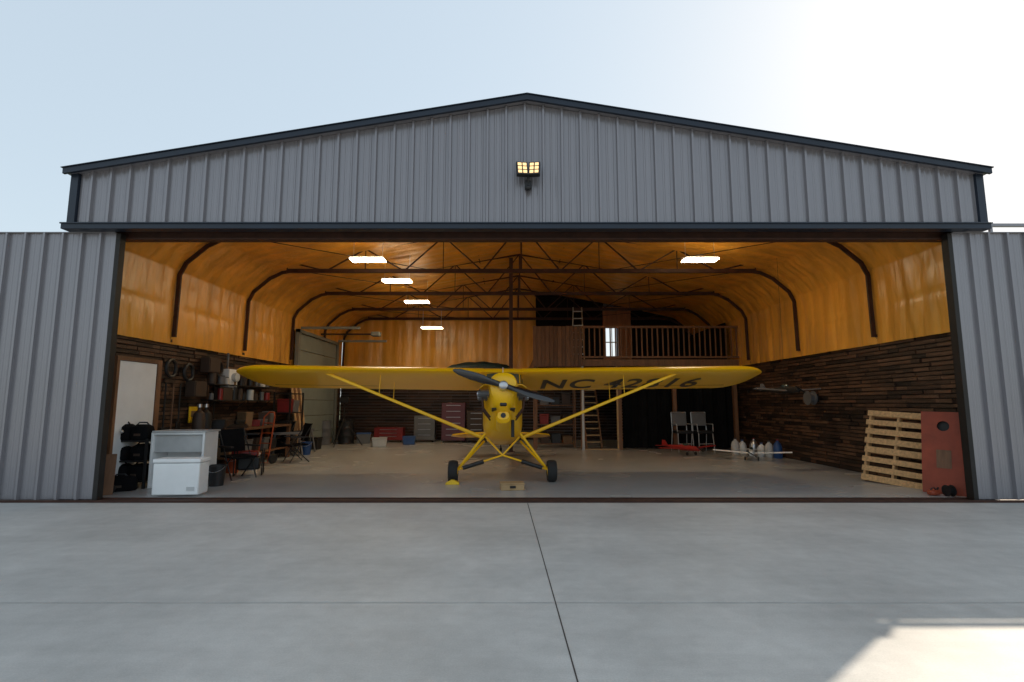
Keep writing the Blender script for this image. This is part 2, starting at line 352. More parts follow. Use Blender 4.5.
for s in (-1,1):
    rings=[]; n=52
    for k in range(n+1):
        x=.39+(4.75-.39)*k/n; rings.append(af(1.6-.010*(k%4!=0)-.006*(k%4==2),-.37,s*x,ZL(x)))
    for q in (15,30,45,58,70,79,86):
        x=4.75+.62*math.sin(R(q)); c=math.cos(R(q)); ch=1.6*(c**.75); rings.append(af(ch,-.37+(1.6-ch)*.42,s*x,ZL(x)+(1-c)*.06,max(.4,c**.3)))
    b=MB(); b.loft(rings); w=b.build('wing',m_yel,ac,xf=B)
    w['label']='wing with black registration' if s>0 else 'plain yellow wing'
    if s>0: wr_=w
    b=MB(); b.loft([[Vector((s*x,y,ZL(x)+dz)) for y,dz in ((.874,-.003),(.884,-.003),(.884,.02),(.874,.02))] for x in (2.7,4.9)]); b.build('aileron_gap',m_brown2,w,xf=B)
b=MB(); b.loft([af(1.6,-.33,x,2.03+.01) for x in (-.39,0,.39)]); b.build('centre_section',m_yel,ac,xf=B)
cu=bpy.data.curves.new('registration','FONT'); cu.body='NC 42816'; cu.size=1; cu.space_character=1.12; cu.space_word=.8; cu.offset=.022
to=bpy.data.objects.new('registration',cu); COL.objects.link(to); bpy.context.view_layer.update()
me=bpy.data.meshes.new_from_object(to.evaluated_get(bpy.context.evaluated_depsgraph_get())); bpy.data.objects.remove(to)
xs=[v.co.x for v in me.vertices]; ys=[v.co.y for v in me.vertices]; w0,w1,h0,h1=min(xs),max(xs),min(ys),max(ys)
for v in me.vertices:
    x=.84+(v.co.x-w0)/(w1-w0)*3.40; y=1.02-(v.co.y-h0)/(h1-h0)*.86; v.co=B@Vector((x,y,ZL(x)-.006))
me.materials.clear(); me.materials.append(m_ink); ro=bpy.data.objects.new('registration_lettering',me); COL.objects.link(ro); ro.parent=wr_
def sb(a,b_,r=.028): 
    m=MB(); a=Vector(a); b_=Vector(b_); d=b_-a; q=d.to_track_quat('Z','Y').to_matrix().to_4x4()
    bmesh.ops.create_cone(m.bm,cap_ends=True,segments=12,radius1=1,radius2=1,depth=d.length,matrix=Matrix.Translation((a+b_)/2)@q@Matrix.Diagonal((r*.7,r*1.2,1,1))); return m
for s in (-1,1):
    f0=(s*.36,-.05,.83); r0=(s*.38,.16,.84); f1=(s*3.5,-.14,ZL(3.4)+.02); r1=(s*3.25,.72,ZL(3.2)+.02)
    sb(f0,f1,.024).build('wing_strut',m_yel,ac,xf=B); sb(r0,r1,.019).build('wing_strut',m_yel,ac,xf=B)
    m=MB(); pf=Vector(f0).lerp(Vector(f1),.66); prr=Vector(r0).lerp(Vector(r1),.66)
    m.tube(pf,(pf.x,pf.y,ZL(pf.x)+.01),.007).tube(prr,(prr.x,prr.y,ZL(pf.x)+.01),.007).tube(pf,prr,.006); m.build('jury_strut',m_yel,ac,xf=B)
    A1=B@Vector((s*.33,-.30,.88)); A2=B@Vector((s*.37,.45,.82)); W=Vector((s*.86,0,.23))
    m=MB(); m.tube(A1,W,.026,.022).tube(A2,W,.024,.02); m.build('gear_leg',m_yel,ac)
    C0=Vector((0,.02,.50)); m=MB(); m.tube(C0,W,.018); sh=m.build('shock_strut',m_yel,ac)
    m=MB(); m.tube(B@Vector((s*.33,-.1,.84)),C0,.018); m.build('cabane_strut',m_yel,ac)
    m=MB(); m.tube(C0.lerp(W,.42),C0.lerp(W,.88),.042,.038,12); m.build('shock_cover',m_black,sh)
    m=MB(); m.tube((s*.84,0,.215),(s*1.0,0,.205),.02); m.build('axle',m_dark,ac)
    m=MB(); prf=[(.09,-.075),(.14,-.09),(.18,-.088),(.20,-.06),(.207,0),(.20,.06),(.18,.088),(.14,.09),(.09,.075)]
    m.lathe(prf,(s*.94,0,.207),'X',28); wh=m.build('wheel',m_rubber,ac)
    m=MB(); m.lathe([(.01,-.088),(.05,-.088),(.06,-.07),(.095,-.078),(.095,.078),(.06,.07),(.05,.088),(.01,.088)],(s*.94,0,.207),'X',20); m.build('rim',m_yel,wh)
for s in (-1,1):
    m=MB()
    m.loft([[Vector((s*x,y,1.50+t)) for x,y,t in ((.05,4.0,.02),(1.0,4.25,.02),(1.35,4.5,.015),(1.42,4.8,.01),(1.2,5.1,.008),(.1,5.15,.01))],[Vector((s*x,y,1.50+t)) for x,y,t in ((.05,4.0,-.02),(1.0,4.25,-.02),(1.35,4.5,-.015),(1.42,4.8,-.01),(1.2,5.1,-.008),(.1,5.15,-.01))]])
    m.build('tailplane',m_yel,ac,xf=B)
m=MB(); P=[(4.0,1.55),(4.6,2.0),(4.95,2.3),(5.25,2.32),(5.48,2.05),(5.5,1.6),(5.2,1.36),(4.8,1.4)]
m.loft([[Vector((t,y,z)) for y,z in P] for t in (-.02,.02)]); m.build('fin',m_yel,ac,xf=B)
tp=B@Vector((0,5.0,1.38)); m=MB(); m.tube(tp,(0,tp.y+.2,.12),.015); m.lathe([(.02,-.025),(.09,-.03),(.1,0),(.09,.03),(.02,.025)],(0,tp.y+.22,.10),'X',16); m.build('tail_wheel',m_rubber,ac)
c=MB(); c.pxz([(-.13,0),(.13,0),(.12,.035),(.02,.085),(-.02,.085),(-.12,.035)],-.05,.05); tag(c.build('wheel_chock',m_yelp,None,.004,loc=(-1.10,9.86,.007)),'yellow wheel chock in front of the left tyre','wheel chock')
cb=T('wooden_box','small pale wooden box on the floor under the propeller','box',(.0,9.3,.007),R(6))
b=MB(); b.bx(-.2,.2,-.13,.13,0,.10).bx(-.21,.21,-.14,.14,.10,.12); b.build('body',m_tan,cb,.006); b=MB(); b.bx(-.05,.05,-.15,-.14,.04,.08); b.build('label_plate',m_dark,cb)
# ------------------------------------------------------------ mezzanine
MY=17.0; RX=7.53
mz=T('mezzanine','dark timber mezzanine loft with baluster railing at the back right','mezzanine',(0,MY,0))
xl=at(533,345,MY).x; xs_=at(581,345,MY).x; zt=at(600,326,MY).z; zb=at(600,366,MY).z
b=MB(); b.bx(xl,RX-.1,.0,4.25,zb,zb+.22); b.build('deck',m_brownwood,mz)
b=MB(); x=xl
while x<xs_: b.bx(x,x+.125,-.045,-.004,zb-.02,zt-random.uniform(0,.02)); x+=.135
b.build('board_cladding',m_brownwood,mz)
b=MB(); b.bx(xs_,RX-.1,-.06,.03,zt-.07,zt).bx(xs_,RX-.1,-.05,.02,zb+.26,zb+.32); rl=b.build('railing',m_brownwood,mz)
n=30
for k in range(n):
    x=xs_+.1+(RX-xs_-.25)*k/(n-1); b=MB(); b.bx(x-.02,x+.02,-.035,.005,zb+.32,zt-.07); b.build('baluster',m_brownwood,rl)
for x in (xl+.06,xs_+.03,at(620,400,MY).x,5.3,RX-.25):
    b=MB(); b.bx(x-.06,x+.06,.03,.15,0,zb); b.build('post',m_brownwood,mz)
cen=MB(); cen.bx(-.06,.06,-.05,.05,0.006,6.1).bx(-.12,.12,-.1,.1,0.006,.03); tag(cen.build('steel_post',m_rust,None,loc=(at(511,300,16.2).x,16.2,0)),'tall red oxide steel post behind the aircraft nose','post')
ld=T('loft_door','brown wooden door with bright window above the loft railing','door',(HX+3.85,HY+13.15,2.9))
b=MB(); b.bx(-.34,-.24,-.05,.02,0,2.5).bx(.27,.37,-.05,.02,0,2.5).bx(.70,.80,-.05,.02,0,2.5).bx(-.34,.80,-.05,.02,2.42,2.54).bx(.37,.70,-.03,.02,.4,2.42).bx(-.24,.27,-.03,.02,1.74,2.42).bx(-.24,.27,-.03,.02,0,.44); b.build('door_panel',m_doorw,ld)
b=MB(); b.bx(-.24,.27,-.02,.01,1.06,1.10).bx(.0,.03,-.02,.01,.44,1.74); b.build('glazing_bar',m_white,ld)
sx0=at(596,440,MY).x
st=T('staircase','narrow brown wooden stair ladder in the opening under the loft','staircase',(sx0,MY+.35,0))
for k in range(11):
    b=MB(); b.box((0,.15+k*.13,.22+k*.215),(.44,.17,.035)); b.build('tread',m_tan,st)
for s in (-1,1):
    b=MB(); b.bar((s*.25,.05,.0),(s*.25,1.55,2.52),.04,.16); b.build('stringer',m_brownwood,st)
df=T('door_frame','pale doorway frame around the dark stair opening under the loft','door frame',(at(601,440,MY).x,MY,0))
b=MB(); b.bx(-.60,-.53,-.02,.06,0,zb-.01); b.build('jamb',m_offw,df)
b=MB(); b.bx(.53,.58,-.02,.06,0,zb-.01); b.build('jamb',m_tan,df)
b=MB(); b.bx(-.53,.53,0,.05,.0,.04); b.build('sill',m_tan,df)
b=MB(); xa=at(624,420,MY).x; rows=[]
for k in range(150):
    x=xa+(RX-.16-xa)*k/149; rows.append([Vector((x,MY+.22+.05*math.sin(x*17)+.02*math.sin(x*41),z)) for z in (.05,1.3,zb-.02)])
b.loft(rows,cap=False,closed=False); tag(b.build('curtain',m_cloth),'long black curtain closing off the space under the loft','curtain')
lp=at(578,320,MY+.8)
la=T('step_ladder','silver step ladder standing on the loft beside brown door','ladder',(lp.x,lp.y,zb+.22))
for s in (-1,1):
    b=MB(); b.bar((s*.2,0,0),(s*.15,.12,1.9),.025,.05); b.build('side_rail',m_silver,la)
for k in range(7):
    b=MB(); b.box((0,.02+k*.016,.25+k*.25),(.34,.07,.025)); b.build('rung',m_silver,la)
q=at(478,366,20.9); rs=T('rear_shelf','high timber shelf on the rear wall above the wing centre','shelf',(q.x,21.05,q.z-.12))
b=MB(); b.bx(-1.5,1.5,-.3,.28,-.04,0); b.build('board',m_brownwood,rs)
for x in (-1.2,0,1.2): b=MB(); b.bar((x,-.25,-.04),(x,.28,-.4),.04,.04); b.build('bracket',m_dark,rs)
b=MB(); rings=[]
for k in range(15):
    x=-1.3+2.6*k/14; h=.30*(1-abs(x/1.35)**2.2)**.6+.04*noise.noise(Vector((x*3,0,0))); rings.append([Vector((x,.24*math.cos(a),.002+max(.03,h)*math.sin(a))) for a in [PI*j/12 for j in range(13)]])
b.loft(rings); tag(b.build('teal_bundle',m_teal,None,loc=(q.x+.05,21.02,q.z-.12)),'mottled dark teal bundle of unknown kind on the high rear shelf','bundle')  # guessed mound standing for a dark teal shape of unknown kind
# ------------------------------------------------------------ props
def chair(loc,rz,label,group):
    t=T('metal_chair',label,'chair',loc,rz,group)
    b=MB(); b.box((0,0,.60),(.48,.46,.09)); b.build('seat',m_black,t,.02)
    b=MB(); b.box((0,.19,.98),(.46,.045,.40),R(-6)); b.build('backrest',m_greyp,t,.015)
    for sx in (-1,1):
        b=MB(); b.path([(sx*.25,-.25,0),(sx*.23,-.2,.60)],.014); b.build('leg',m_chrome,t)
        b=MB(); b.path([(sx*.25,.27,0),(sx*.24,.19,.62),(sx*.24,.24,1.2)],.014); b.build('leg',m_chrome,t)
        b=MB(); b.path([(sx*.26,.20,.84),(sx*.26,-.18,.84),(sx*.25,-.20,.62)],.013); b.build('armrest',m_chrome,t)
    b=MB(); b.tube((-.24,.24,1.2),(.24,.24,1.2),.014); b.build('top_rail',m_chrome,t)
    b=MB(); b.tube((-.24,-.23,.25),(.24,-.23,.25),.011); b.build('stretcher',m_chrome,t)
    return t
for px,l in ((682,'black chair with shiny metal legs, left of the pair before the curtain'),(702,'black chair with shiny metal legs, right of the pair before the curtain')):
    g=G(px,451.5); chair((g.x,g.y-.1,.007),R(random.uniform(-14,10)),l,'pair of metal chairs')
def modelplane(loc,rz,mt,label,sp=1.5,rx=0,legs=True,m2=None):
    t=T('model_aircraft',label,'model airplane',loc,rz); t.rotation_euler=(rx,0,rz); z=.20 if legs else 0; L=sp*.78; m2=m2 or mt
    def rg(y,w,h): return [Vector((w*math.cos(2*PI*k/12),y,z+h*math.sin(2*PI*k/12))) for k in range(12)]
    b=MB(); b.loft([rg(-.35*L,.03,.03),rg(-.33*L,.06,.06),rg(-.1*L,.07,.08),rg(.1*L,.065,.085),rg(.4*L,.03,.04),rg(.62*L,.012,.02)]); b.build('fuselage',mt,t)
    b=MB(); ch=sp*.16
    b.loft([[Vector((x,-.12*L+y*c_,z-.03+.06*abs(x)+q)) for y,q in ((0,0),(.2,.03),(.6,.02),(1,0),(.5,-.01))] for x,c_ in ((-sp/2,ch*.6),(-sp/2+.05,ch*.85),(0,ch),(sp/2-.05,ch*.85),(sp/2,ch*.6))]); b.build('wing',m2,t)
    b=MB(); b.bx(-sp*.17,sp*.17,.5*L,.6*L,z+.01,z+.018); b.build('tailplane',mt,t)
    b=MB(); b.loft([[Vector((q,y,zz)) for y,zz in ((.46*L,z),(.56*L,z+.17),(.64*L,z+.17),(.65*L,z))] for q in (-.006,.006)]); b.build('fin',m2,t)
    b=MB(); b.ball((0,.0,z+.085),(.045,.12,.05),12,8); b.build('canopy',m_glassd,t)
    b=MB(); b.box((0,-.36*L,z),(.28,.012,.025),0,R(30)); b.ball((0,-.365*L,z),(.02,.03,.02),8,6); b.build('propeller',m_black,t)
    if legs:
        for s in (-1,1):
            b=MB(); b.tube((s*.04,-.12*L,z-.05),(s*.15,-.14*L,.05),.006); b.lathe([(.01,-.015),(.045,-.015),(.05,0),(.045,.015),(.01,.015)],(s*.16,-.14*L,.05),'X',12); b.build('wheel',m_rubber,t)
    return t
m_redm=mat('model red',(.38,.025,.02),.35)
g=G(686,455); modelplane((g.x,g.y,.007),R(25),m_redm,'red model airplane on the floor before the chairs',2.0)
g=G(752,460); modelplane((g.x,g.y,.007),R(-25),m_white,'white model airplane on the floor near right plank wall',1.9,m2=m_white)
g=at(785,390,12.2); modelplane((g.x,g.y,g.z),R(12),m_dark,'dark model airplane hung near the right plank wall',1.7,0,False,m_greyp)
b=MB(); b.tube((g.x,g.y,g.z+.05),(g.x,g.y,4.97),.003,None,6); tag(b.build('hanging_wire',m_dark),'thin wire holding the dark model airplane','wire')
g=at(797,398,12.6); t=T('hose_reel','round dark hose reel on the right plank wall below hung model','reel',(7.40,12.8,g.z)); b=MB(); b.lathe([(.03,-.08),(.17,-.08),(.17,-.06),(.12,-.05),(.12,.05),(.17,.06),(.17,.08),(.03,.08)],(-.1,0,0),'X',22); b.build('drum',m_greyp,t); b=MB(); b.bx(-.02,.08,-.05,.05,-.1,.1); b.build('bracket',m_dark,t)
JG=[(760,456,m_silver,'grey can'),(768,458,m_white,'white jug'),(776,459,m_offw,'dusty jug'),(785,460,m_blue,'blue jug'),(748,455,m_white,'white jug'),(741,456,m_offw,'dusty jug'),(772,454,m_white,'white jug'),(781,455,m_card,'tan jug'),(790,457,m_offw,'dusty jug')]
ow=['first','second','third','fourth','fifth','sixth','seventh','eighth','ninth','tenth']
rank={i:r for r,i in enumerate(sorted(range(len(JG)),key=lambda q:JG[q][0]))}
for k,(px,py,mm,l) in enumerate(JG):
    g=G(px,py); sc=random.uniform(.8,1.5); t=T('jug',l+' on the floor behind the white model airplane, '+ow[rank[k]]+' from the left','jug',(g.x,g.y+.35,.007),0,'jugs by the right plank wall'); b=MB(); b.lathe([(.02,0),(.10,.0),(.115,.03),(.115,.22*sc),(.08,.30*sc),(.035,.33*sc),(.03,.36*sc)],n=16); b.build('body',mm,t); b=MB(); b.lathe([(.01,.36*sc),(.038,.36*sc),(.038,.36*sc+.03),(.01,.36*sc+.03)],n=12); b.build('cap',(m_red,m_blue,m_black)[k%3],t)
# pallet leaning on the right wall
t=T('wooden_pallet','pale slatted wooden pallet leaning on the right plank wall','pallet',(6.95,9.78,.007)); t.rotation_euler=(R(-12),R(3),R(-67)); h_=1.42; w=1.1; n=8; p=h_/n
for k in range(n):
    b=MB(); b.bx(-w/2+random.uniform(-.015,.015),w/2+random.uniform(-.015,.015),-.012,.012,.01+k*p,.01+k*p+random.uniform(.095,.115)); b.build('slat',m_pallet,t)
for x in (-w/2+.02,-.02,w/2-.06):
    b=MB(); b.bx(x,x+.04,.014,.11,0,h_-.06); b.build('stringer',m_pallet,t)
for k in (0,3,7):
    b=MB(); b.bx(-w/2,w/2,.112,.13,.01+k*p,.11+k*p); b.build('back_slat',m_pallet,t)
cbd=T('cornhole_board','worn red bag toss board with round hole leaning on right wall','game board',(7.13,8.80,.007)); cbd.rotation_euler=(R(-9),R(1),R(-52))
n=24; cz,rr=1.12,.085; HWD=.30; outer=[]
for k in range(n):
    a=2*PI*k/n; c,s=math.cos(a),math.sin(a); w,h0_,h1_=HWD,1.12,.24
    tt=min(w/abs(c) if abs(c)>1e-6 else 9,(h1_ if s>0 else h0_)/abs(s) if abs(s)>1e-6 else 9); outer.append((c*tt,cz+s*tt))
used=set()
for cxy in ((HWD,cz+.24),(-HWD,cz+.24),(-HWD,0),(HWD,0)):
    i=min([q for q in range(n) if q not in used],key=lambda q:(outer[q][0]-cxy[0])**2+(outer[q][1]-cxy[1])**2); outer[i]=cxy; used.add(i)
inner=[(rr*math.cos(2*PI*k/n),cz+rr*math.sin(2*PI*k/n)) for k in range(n)]
bm_=MB(); bm_.loft([[Vector((x,y,z)) for x,z in P_] for P_,y in ((outer,0),(outer,.02),(inner,.02),(inner,0),(outer,0))],cap=False)
bm_.build('deck',m_redw,cbd)
b=MB(); b.bx(-.30,-.27,.022,.09,0,1.35).bx(.27,.30,.022,.09,0,1.35).bx(-.27,.27,.022,.09,0,.03).bx(-.27,.27,.022,.09,1.32,1.35).bx(-.27,.27,.08,.09,.03,1.32); b.build('frame',m_dark,cbd)
b=MB(); b.bx(-.10,.10,-.004,-.001,.42,.72); b.build('painted_mark',m_brownwood,cbd)
g=G(936,496); t=T('gas_can','small red fuel can beside the bag toss board','fuel can',(g.x-.03,g.y,.007),R(20)); b=MB(); b.box((0,0,.05),(.20,.12,.08)); b.build('body',m_redw,t,.03); b=MB(); b.tube((.06,0,.08),(.12,0,.12),.014); b.path([(-.07,0,.09),(-.05,0,.12),(.03,0,.12),(.04,0,.09)],.008); b.build('spout',m_black,t)
g=G(955,498); t=T('cable_reel','dark cable reel at the foot of the right door jamb','reel',(g.x,g.y+.1,.007)); b=MB(); b.lathe([(.02,-.05),(.09,-.05),(.09,-.04),(.05,-.035),(.05,.035),(.09,.04),(.09,.05),(.02,.05)],(0,0,.09),'X',20); b.build('drum',m_black,t)
# ------------------------------------------------------------ left side
LX=HX-7.24
def yat(px): return LX*F/(px-512)
y0,y1=yat(110)/.99,yat(149)/.99
dr=T('side_door','plain white door in the left plank wall','door',(LX,(y0+y1)/2,0)); w=(y1-y0)/2
b=MB(); b.bx(.03,.08,-w,w,.02,2.25); pnl=b.build('door_panel',m_white,dr,.004)
b=MB(); b.bx(0,.10,-w-.07,-w-.004,0,2.33).bx(0,.10,w+.004,w+.12,0,2.33).bx(0,.10,-w-.004,w+.004,2.255,2.33); b.build('door_frame',m_brownwood,dr)
b=MB(); b.ball((.14,-w+.12,1.0),(.03,.03,.03)); b.build('handle',m_silver,pnl)
def rack(loc,rz,label,w,d,h,n,mt,group=None):
    t=T('storage_rack',label,'rack',loc,rz,group)
    for sx in (-1,1):
        for sy in (-1,1):
            b=MB(); b.bx(sx*w/2-.02,sx*w/2+.02,sy*d/2-.02,sy*d/2+.02,0,h); b.build('upright',mt,t)
    for k in range(n):
        b=MB(); z=.12+(h-.16)*k/(n-1); b.bx(-w/2+.02,w/2-.02,-d/2+.02,d/2-.02,z-.015,z+.015); b.build('shelf',mt,t)
    return [.12+(h-.16)*k/(n-1)+.016 for k in range(n)]
def crate(loc,rz,size,mt,label,cat='box',group=None,name='storage_box',lid=None):
    t=T(name,label,cat,loc,rz,group); w,d,h=size
    b=MB(); b.loft([[Vector((sx*w/2*k,sy*d/2*k,z)) for sx,sy in ((-1,-1),(1,-1),(1,1),(-1,1))] for k,z in ((.9,0),(1,h*.86))]); b.build('body',mt,t,.01)
    b=MB(); b.box((0,0,h*.93),(w*1.04,d*1.04,h*.13)); b.build('lid',lid or mt,t,.008); return t
def toolbag(loc,rz,label,s=1,wd=.24,group='black tool bags on the rack'):
    t=T('tool_bag',label,'bag',loc,rz,group)
    b=MB(); b.loft([[Vector((wd*s*c*math.copysign(abs(math.cos(a))**.5,math.cos(a)),.15*s*c*math.copysign(abs(math.sin(a))**.5,math.sin(a)),z*s)) for a in [2*PI*k/16 for k in range(16)]] for c,z in ((.9,0),(1,.03),(1,.16),(.9,.22),(.5,.26))]); b.build('body',m_cloth,t)
    b=MB(); b.path([(-.1*s,0,.25*s),(-.06*s,0,.29*s),(.06*s,0,.29*s),(.1*s,0,.25*s)],.012); b.build('handle',m_black,t)
    b=MB(); b.bx(-.05*s,.05*s,-.16*s,-.148*s,.07*s,.11*s); b.build('patch',m_brown2,t)
g=G(119,490); rl_=(g.x-.02,g.y+.28,.007)
sh=rack(rl_,R(6),'low black rack beside the white cabinet at left door',.70,.45,.86,3,m_black)
for i,(z,nm) in enumerate(zip(sh,('bottom','middle','top'))):
    toolbag((rl_[0]-.15+random.uniform(-.02,.02),rl_[1]-.06,.007+z),R(random.uniform(-15,15)),'black tool bag on the '+nm+' level of the low rack, left one',random.uniform(.95,1.1),.18)
    toolbag((rl_[0]+.19+random.uniform(-.02,.02),rl_[1]-.03,.007+z),R(random.uniform(-15,15)),'black tool bag on the '+nm+' level of the low rack, right one',random.uniform(.9,1.1),.15)
toolbag((rl_[0]+.12,rl_[1]-.40,.007),R(25),'black tool bag on the floor before the low rack',.95,.26)
toolbag((rl_[0]-.22,rl_[1]-.50,.007),R(-35),'small black tool bag lying nearest the left door edge',.8,.22)
b=MB(); b.lathe([(.10,-.05),(.17,-.06),(.2,0),(.17,.06),(.10,.05)],(0,0,.06),'Z',20); tag(b.build('small_tyre',m_rubber,None,loc=(rl_[0]+.02,rl_[1]-.68,.007)),'small black tyre lying before the low rack','tyre')
g=G(103,496); b=MB(); b.box((0,0,.33),(.14,.03,.66),R(-12),0,R(30)); tag(b.build('leaning_board',m_brownwood,None,loc=(g.x+.0,g.y+.1,.0)),'short brown board leaning just inside the left door edge','board')
g=G(177,489); wc=T('white_cabinet','open white cabinet standing behind smaller white box','cabinet',(g.x-.10,g.y+.30,.007),R(4))
b=MB(); W_,D_,H_=.92,.50,.97
b.bx(-W_/2,-W_/2+.04,-D_/2,D_/2,0,H_).bx(W_/2-.04,W_/2,-D_/2,D_/2,0,H_).bx(-W_/2+.04,W_/2-.04,D_/2-.03,D_/2,0,H_).bx(-W_/2+.04,W_/2-.04,-D_/2,D_/2-.03,H_-.04,H_).bx(-W_/2+.04,W_/2-.04,-D_/2,D_/2-.03,0,.05); b.build('carcass',m_white,wc,.006)
b=MB(); b.bx(-W_/2+.04,W_/2-.04,-D_/2+.05,-D_/2+.07,.62,H_-.05); b.build('grey_panel',m_offw,wc)
b=MB(); b.bx(-W_/2+.02,W_/2+.03,-D_/2-.02,D_/2+.02,H_+.002,H_+.03); b.build('worktop',m_offw,wc,.006)
g=G(177,497); wb=T('white_freezer_box','small white chest box in front of the white cabinet','freezer',(g.x-.02,g.y+.10,.007),R(4))
b=MB(); b.bx(-.36,.36,-.16,.16,.03,.53); b.build('body',m_white,wb,.02); b=MB(); b.bx(-.37,.37,-.17,.17,.535,.60); b.build('lid',m_white,wb,.015)
b=MB(); b.bx(.18,.30,-.168,-.161,.1,.16); b.build('vent_plate',m_offw,wb)
g=G(222,470); gr=T('barbecue_grill','black barbecue grill on legs behind the white cabinet','grill',(g.x,g.y+.3,.007),R(15))
b=MB(); b.box((0,0,.72),(.62,.42,.16)); b.build('firebox',m_black,gr,.02)
b=MB(); b.loft([[Vector((x,.22*math.cos(a),.81+.2*math.sin(a))) for a in [PI*k/12 for k in range(13)]] for x in (-.31,.31)]); ld_=b.build('lid',m_black,gr)
b=MB(); b.tube((-.2,-.25,.88),(.2,-.25,.88),.012); b.build('handle',m_silver,ld_)
for sx in (-1,1):
    for sy in (-1,1): b=MB(); b.tube((sx*.28,sy*.17,0),(sx*.26,sy*.16,.65),.014); b.build('leg',m_black,gr)
b=MB(); b.bx(-.3,.3,-.18,.18,.2,.22); b.build('shelf',m_black,gr)
b=MB(); b.bx(.34,.60,-.17,.17,.76,.79); b.build('side_table',m_black,gr)
g=G(262,464); ht=T('hand_truck','orange two wheel hand truck standing near the left workbench','hand truck',(g.x,g.y,.007),R(-20)); ht.rotation_euler=(R(-8),0,R(-20))
b=MB()
for s in (-1,1): b.path([(s*.17,0,.05),(s*.17,0,1.15),(s*.08,.05,1.28)],.018)
for z in (.25,.5,.75,1.0): b.tube((-.17,0,z),(.17,0,z),.013)
b.tube((-.08,.05,1.28),(.08,.05,1.28),.018); b.build('frame',m_orange,ht)
b=MB(); b.bx(-.2,.2,-.24,0,.02,.035); b.build('toe_plate',m_orange,ht)
for s in (-1,1): b=MB(); b.lathe([(.02,-.03),(.11,-.035),(.125,0),(.11,.035),(.02,.03)],(s*.23,.08,.13),'X',18); b.build('wheel',m_rubber,ht)
def folding(loc,rz,label):
    t=T('folding_chair',label,'chair',loc,rz,'black folding chairs on the left side')
    b=MB(); b.box((0,0,.43),(.50,.44,.03),R(4)); b.build('seat',m_cloth,t); b=MB(); b.box((0,.24,.74),(.50,.025,.46),R(-12)); b.build('backrest',m_cloth,t)
    for s in (-1,1):
        b=MB(); b.tube((s*.26,-.22,0),(s*.26,.3,.97),.013); b.build('leg',m_black,t); b=MB(); b.tube((s*.26,.26,0),(s*.26,-.2,.46),.013); b.build('leg',m_black,t)
        b=MB(); b.bx(s*.28-.03,s*.28+.03,-.22,.2,.62,.65); b.build('armrest',m_black,t)
for px,py,a,l in ((243,463,25,'black folding armchair between grill and hand truck'),(276,457,-30,'black folding armchair just right of the hand truck'),(232,480,60,'black folding armchair nearest the white cabinet'),(292,463,-50,'black folding armchair farthest right on the left side')):
    g=G(px,py); folding((g.x,g.y+.2,.007),R(a),l)
def sawhorse(loc,rz,label):
    t=T('sawhorse',label,'sawhorse',loc,rz,'sawhorses near the left wall'); b=MB(); b.box((0,0,.66),(.8,.07,.07)); b.build('beam',m_greyp,t)
    for sx in (-1,1):
        for sy in (-1,1): b=MB(); b.bar((sx*.32,sy*.03,.64),(sx*.38,sy*.24,0),.04,.025); b.build('leg',m_greyp,t)
g=G(286,458); sawhorse((g.x,g.y,.007),R(35),'nearer grey sawhorse near the hand truck')
g=G(300,452); sawhorse((g.x,g.y,.007),R(40),'farther grey sawhorse toward the garage door')
def bench(x,y,w,label,d=.7,rz=PI/2):
    t=T('workbench',label,'workbench',(x,y,.007),rz); b=MB(); b.bx(-w/2,w/2,-d/2,d/2,.86,.91); b.build('worktop',m_brownwood,t,.005)
    for sx in (-1,1):
        for sy in (-1,1): b=MB(); b.bx(sx*(w/2-.06)-.04,sx*(w/2-.06)+.04,sy*(d/2-.06)-.04,sy*(d/2-.06)+.04,0,.86); b.build('leg',m_brownwood,t)
    b=MB(); b.bx(-w/2+.1,w/2-.1,-d/2+.1,d/2-.1,.25,.28); b.build('shelf',m_brownwood,t)
bench(LX+.45,13.2,3.2,'long dark timber workbench along the left plank wall')
cols=[(m_greyp,'grey'),(m_black,'black'),(m_card,'cardboard'),(m_brown2,'brown'),(m_brown2,'brown'),(m_red,'red'),(m_greyp,'grey'),(m_black,'black')]
for k in range(8):
    m_,cn=cols[(k*3+1)%8]; crate((LX+.42+random.uniform(-.1,.1),11.85+k*.36,.92),R(random.uniform(-25,25)),(random.uniform(.2,.3),random.uniform(.2,.28),random.uniform(.14,.38)),m_,cn+' box on the long workbench along left wall, '+ow[k]+' from the door','box','boxes on the long workbench',lid=m_)
for k in range(6):
    m_,cn=cols[(k*3+2)%8]; crate((LX+.42,11.95+k*.45,.293),R(random.uniform(-10,10)),(.38,.32,random.uniform(.25,.42)),m_,cn+' bin under the long workbench, '+ow[k]+' from the door','bin','bins under the long workbench')
ws=T('wall_shelf','dark wall shelf loaded above the long workbench','shelf',(LX+.18,13.2,1.55))
for z in (0,.36):
    b=MB(); b.bx(-.14,.14,-1.5,1.5,z,z+.025); b.build('board',m_dark,ws)
for y in (-1.3,0,1.3): b=MB(); b.bar((-.14,y,-.2),(.10,y,0),.02,.02); b.build('bracket',m_dark,ws)
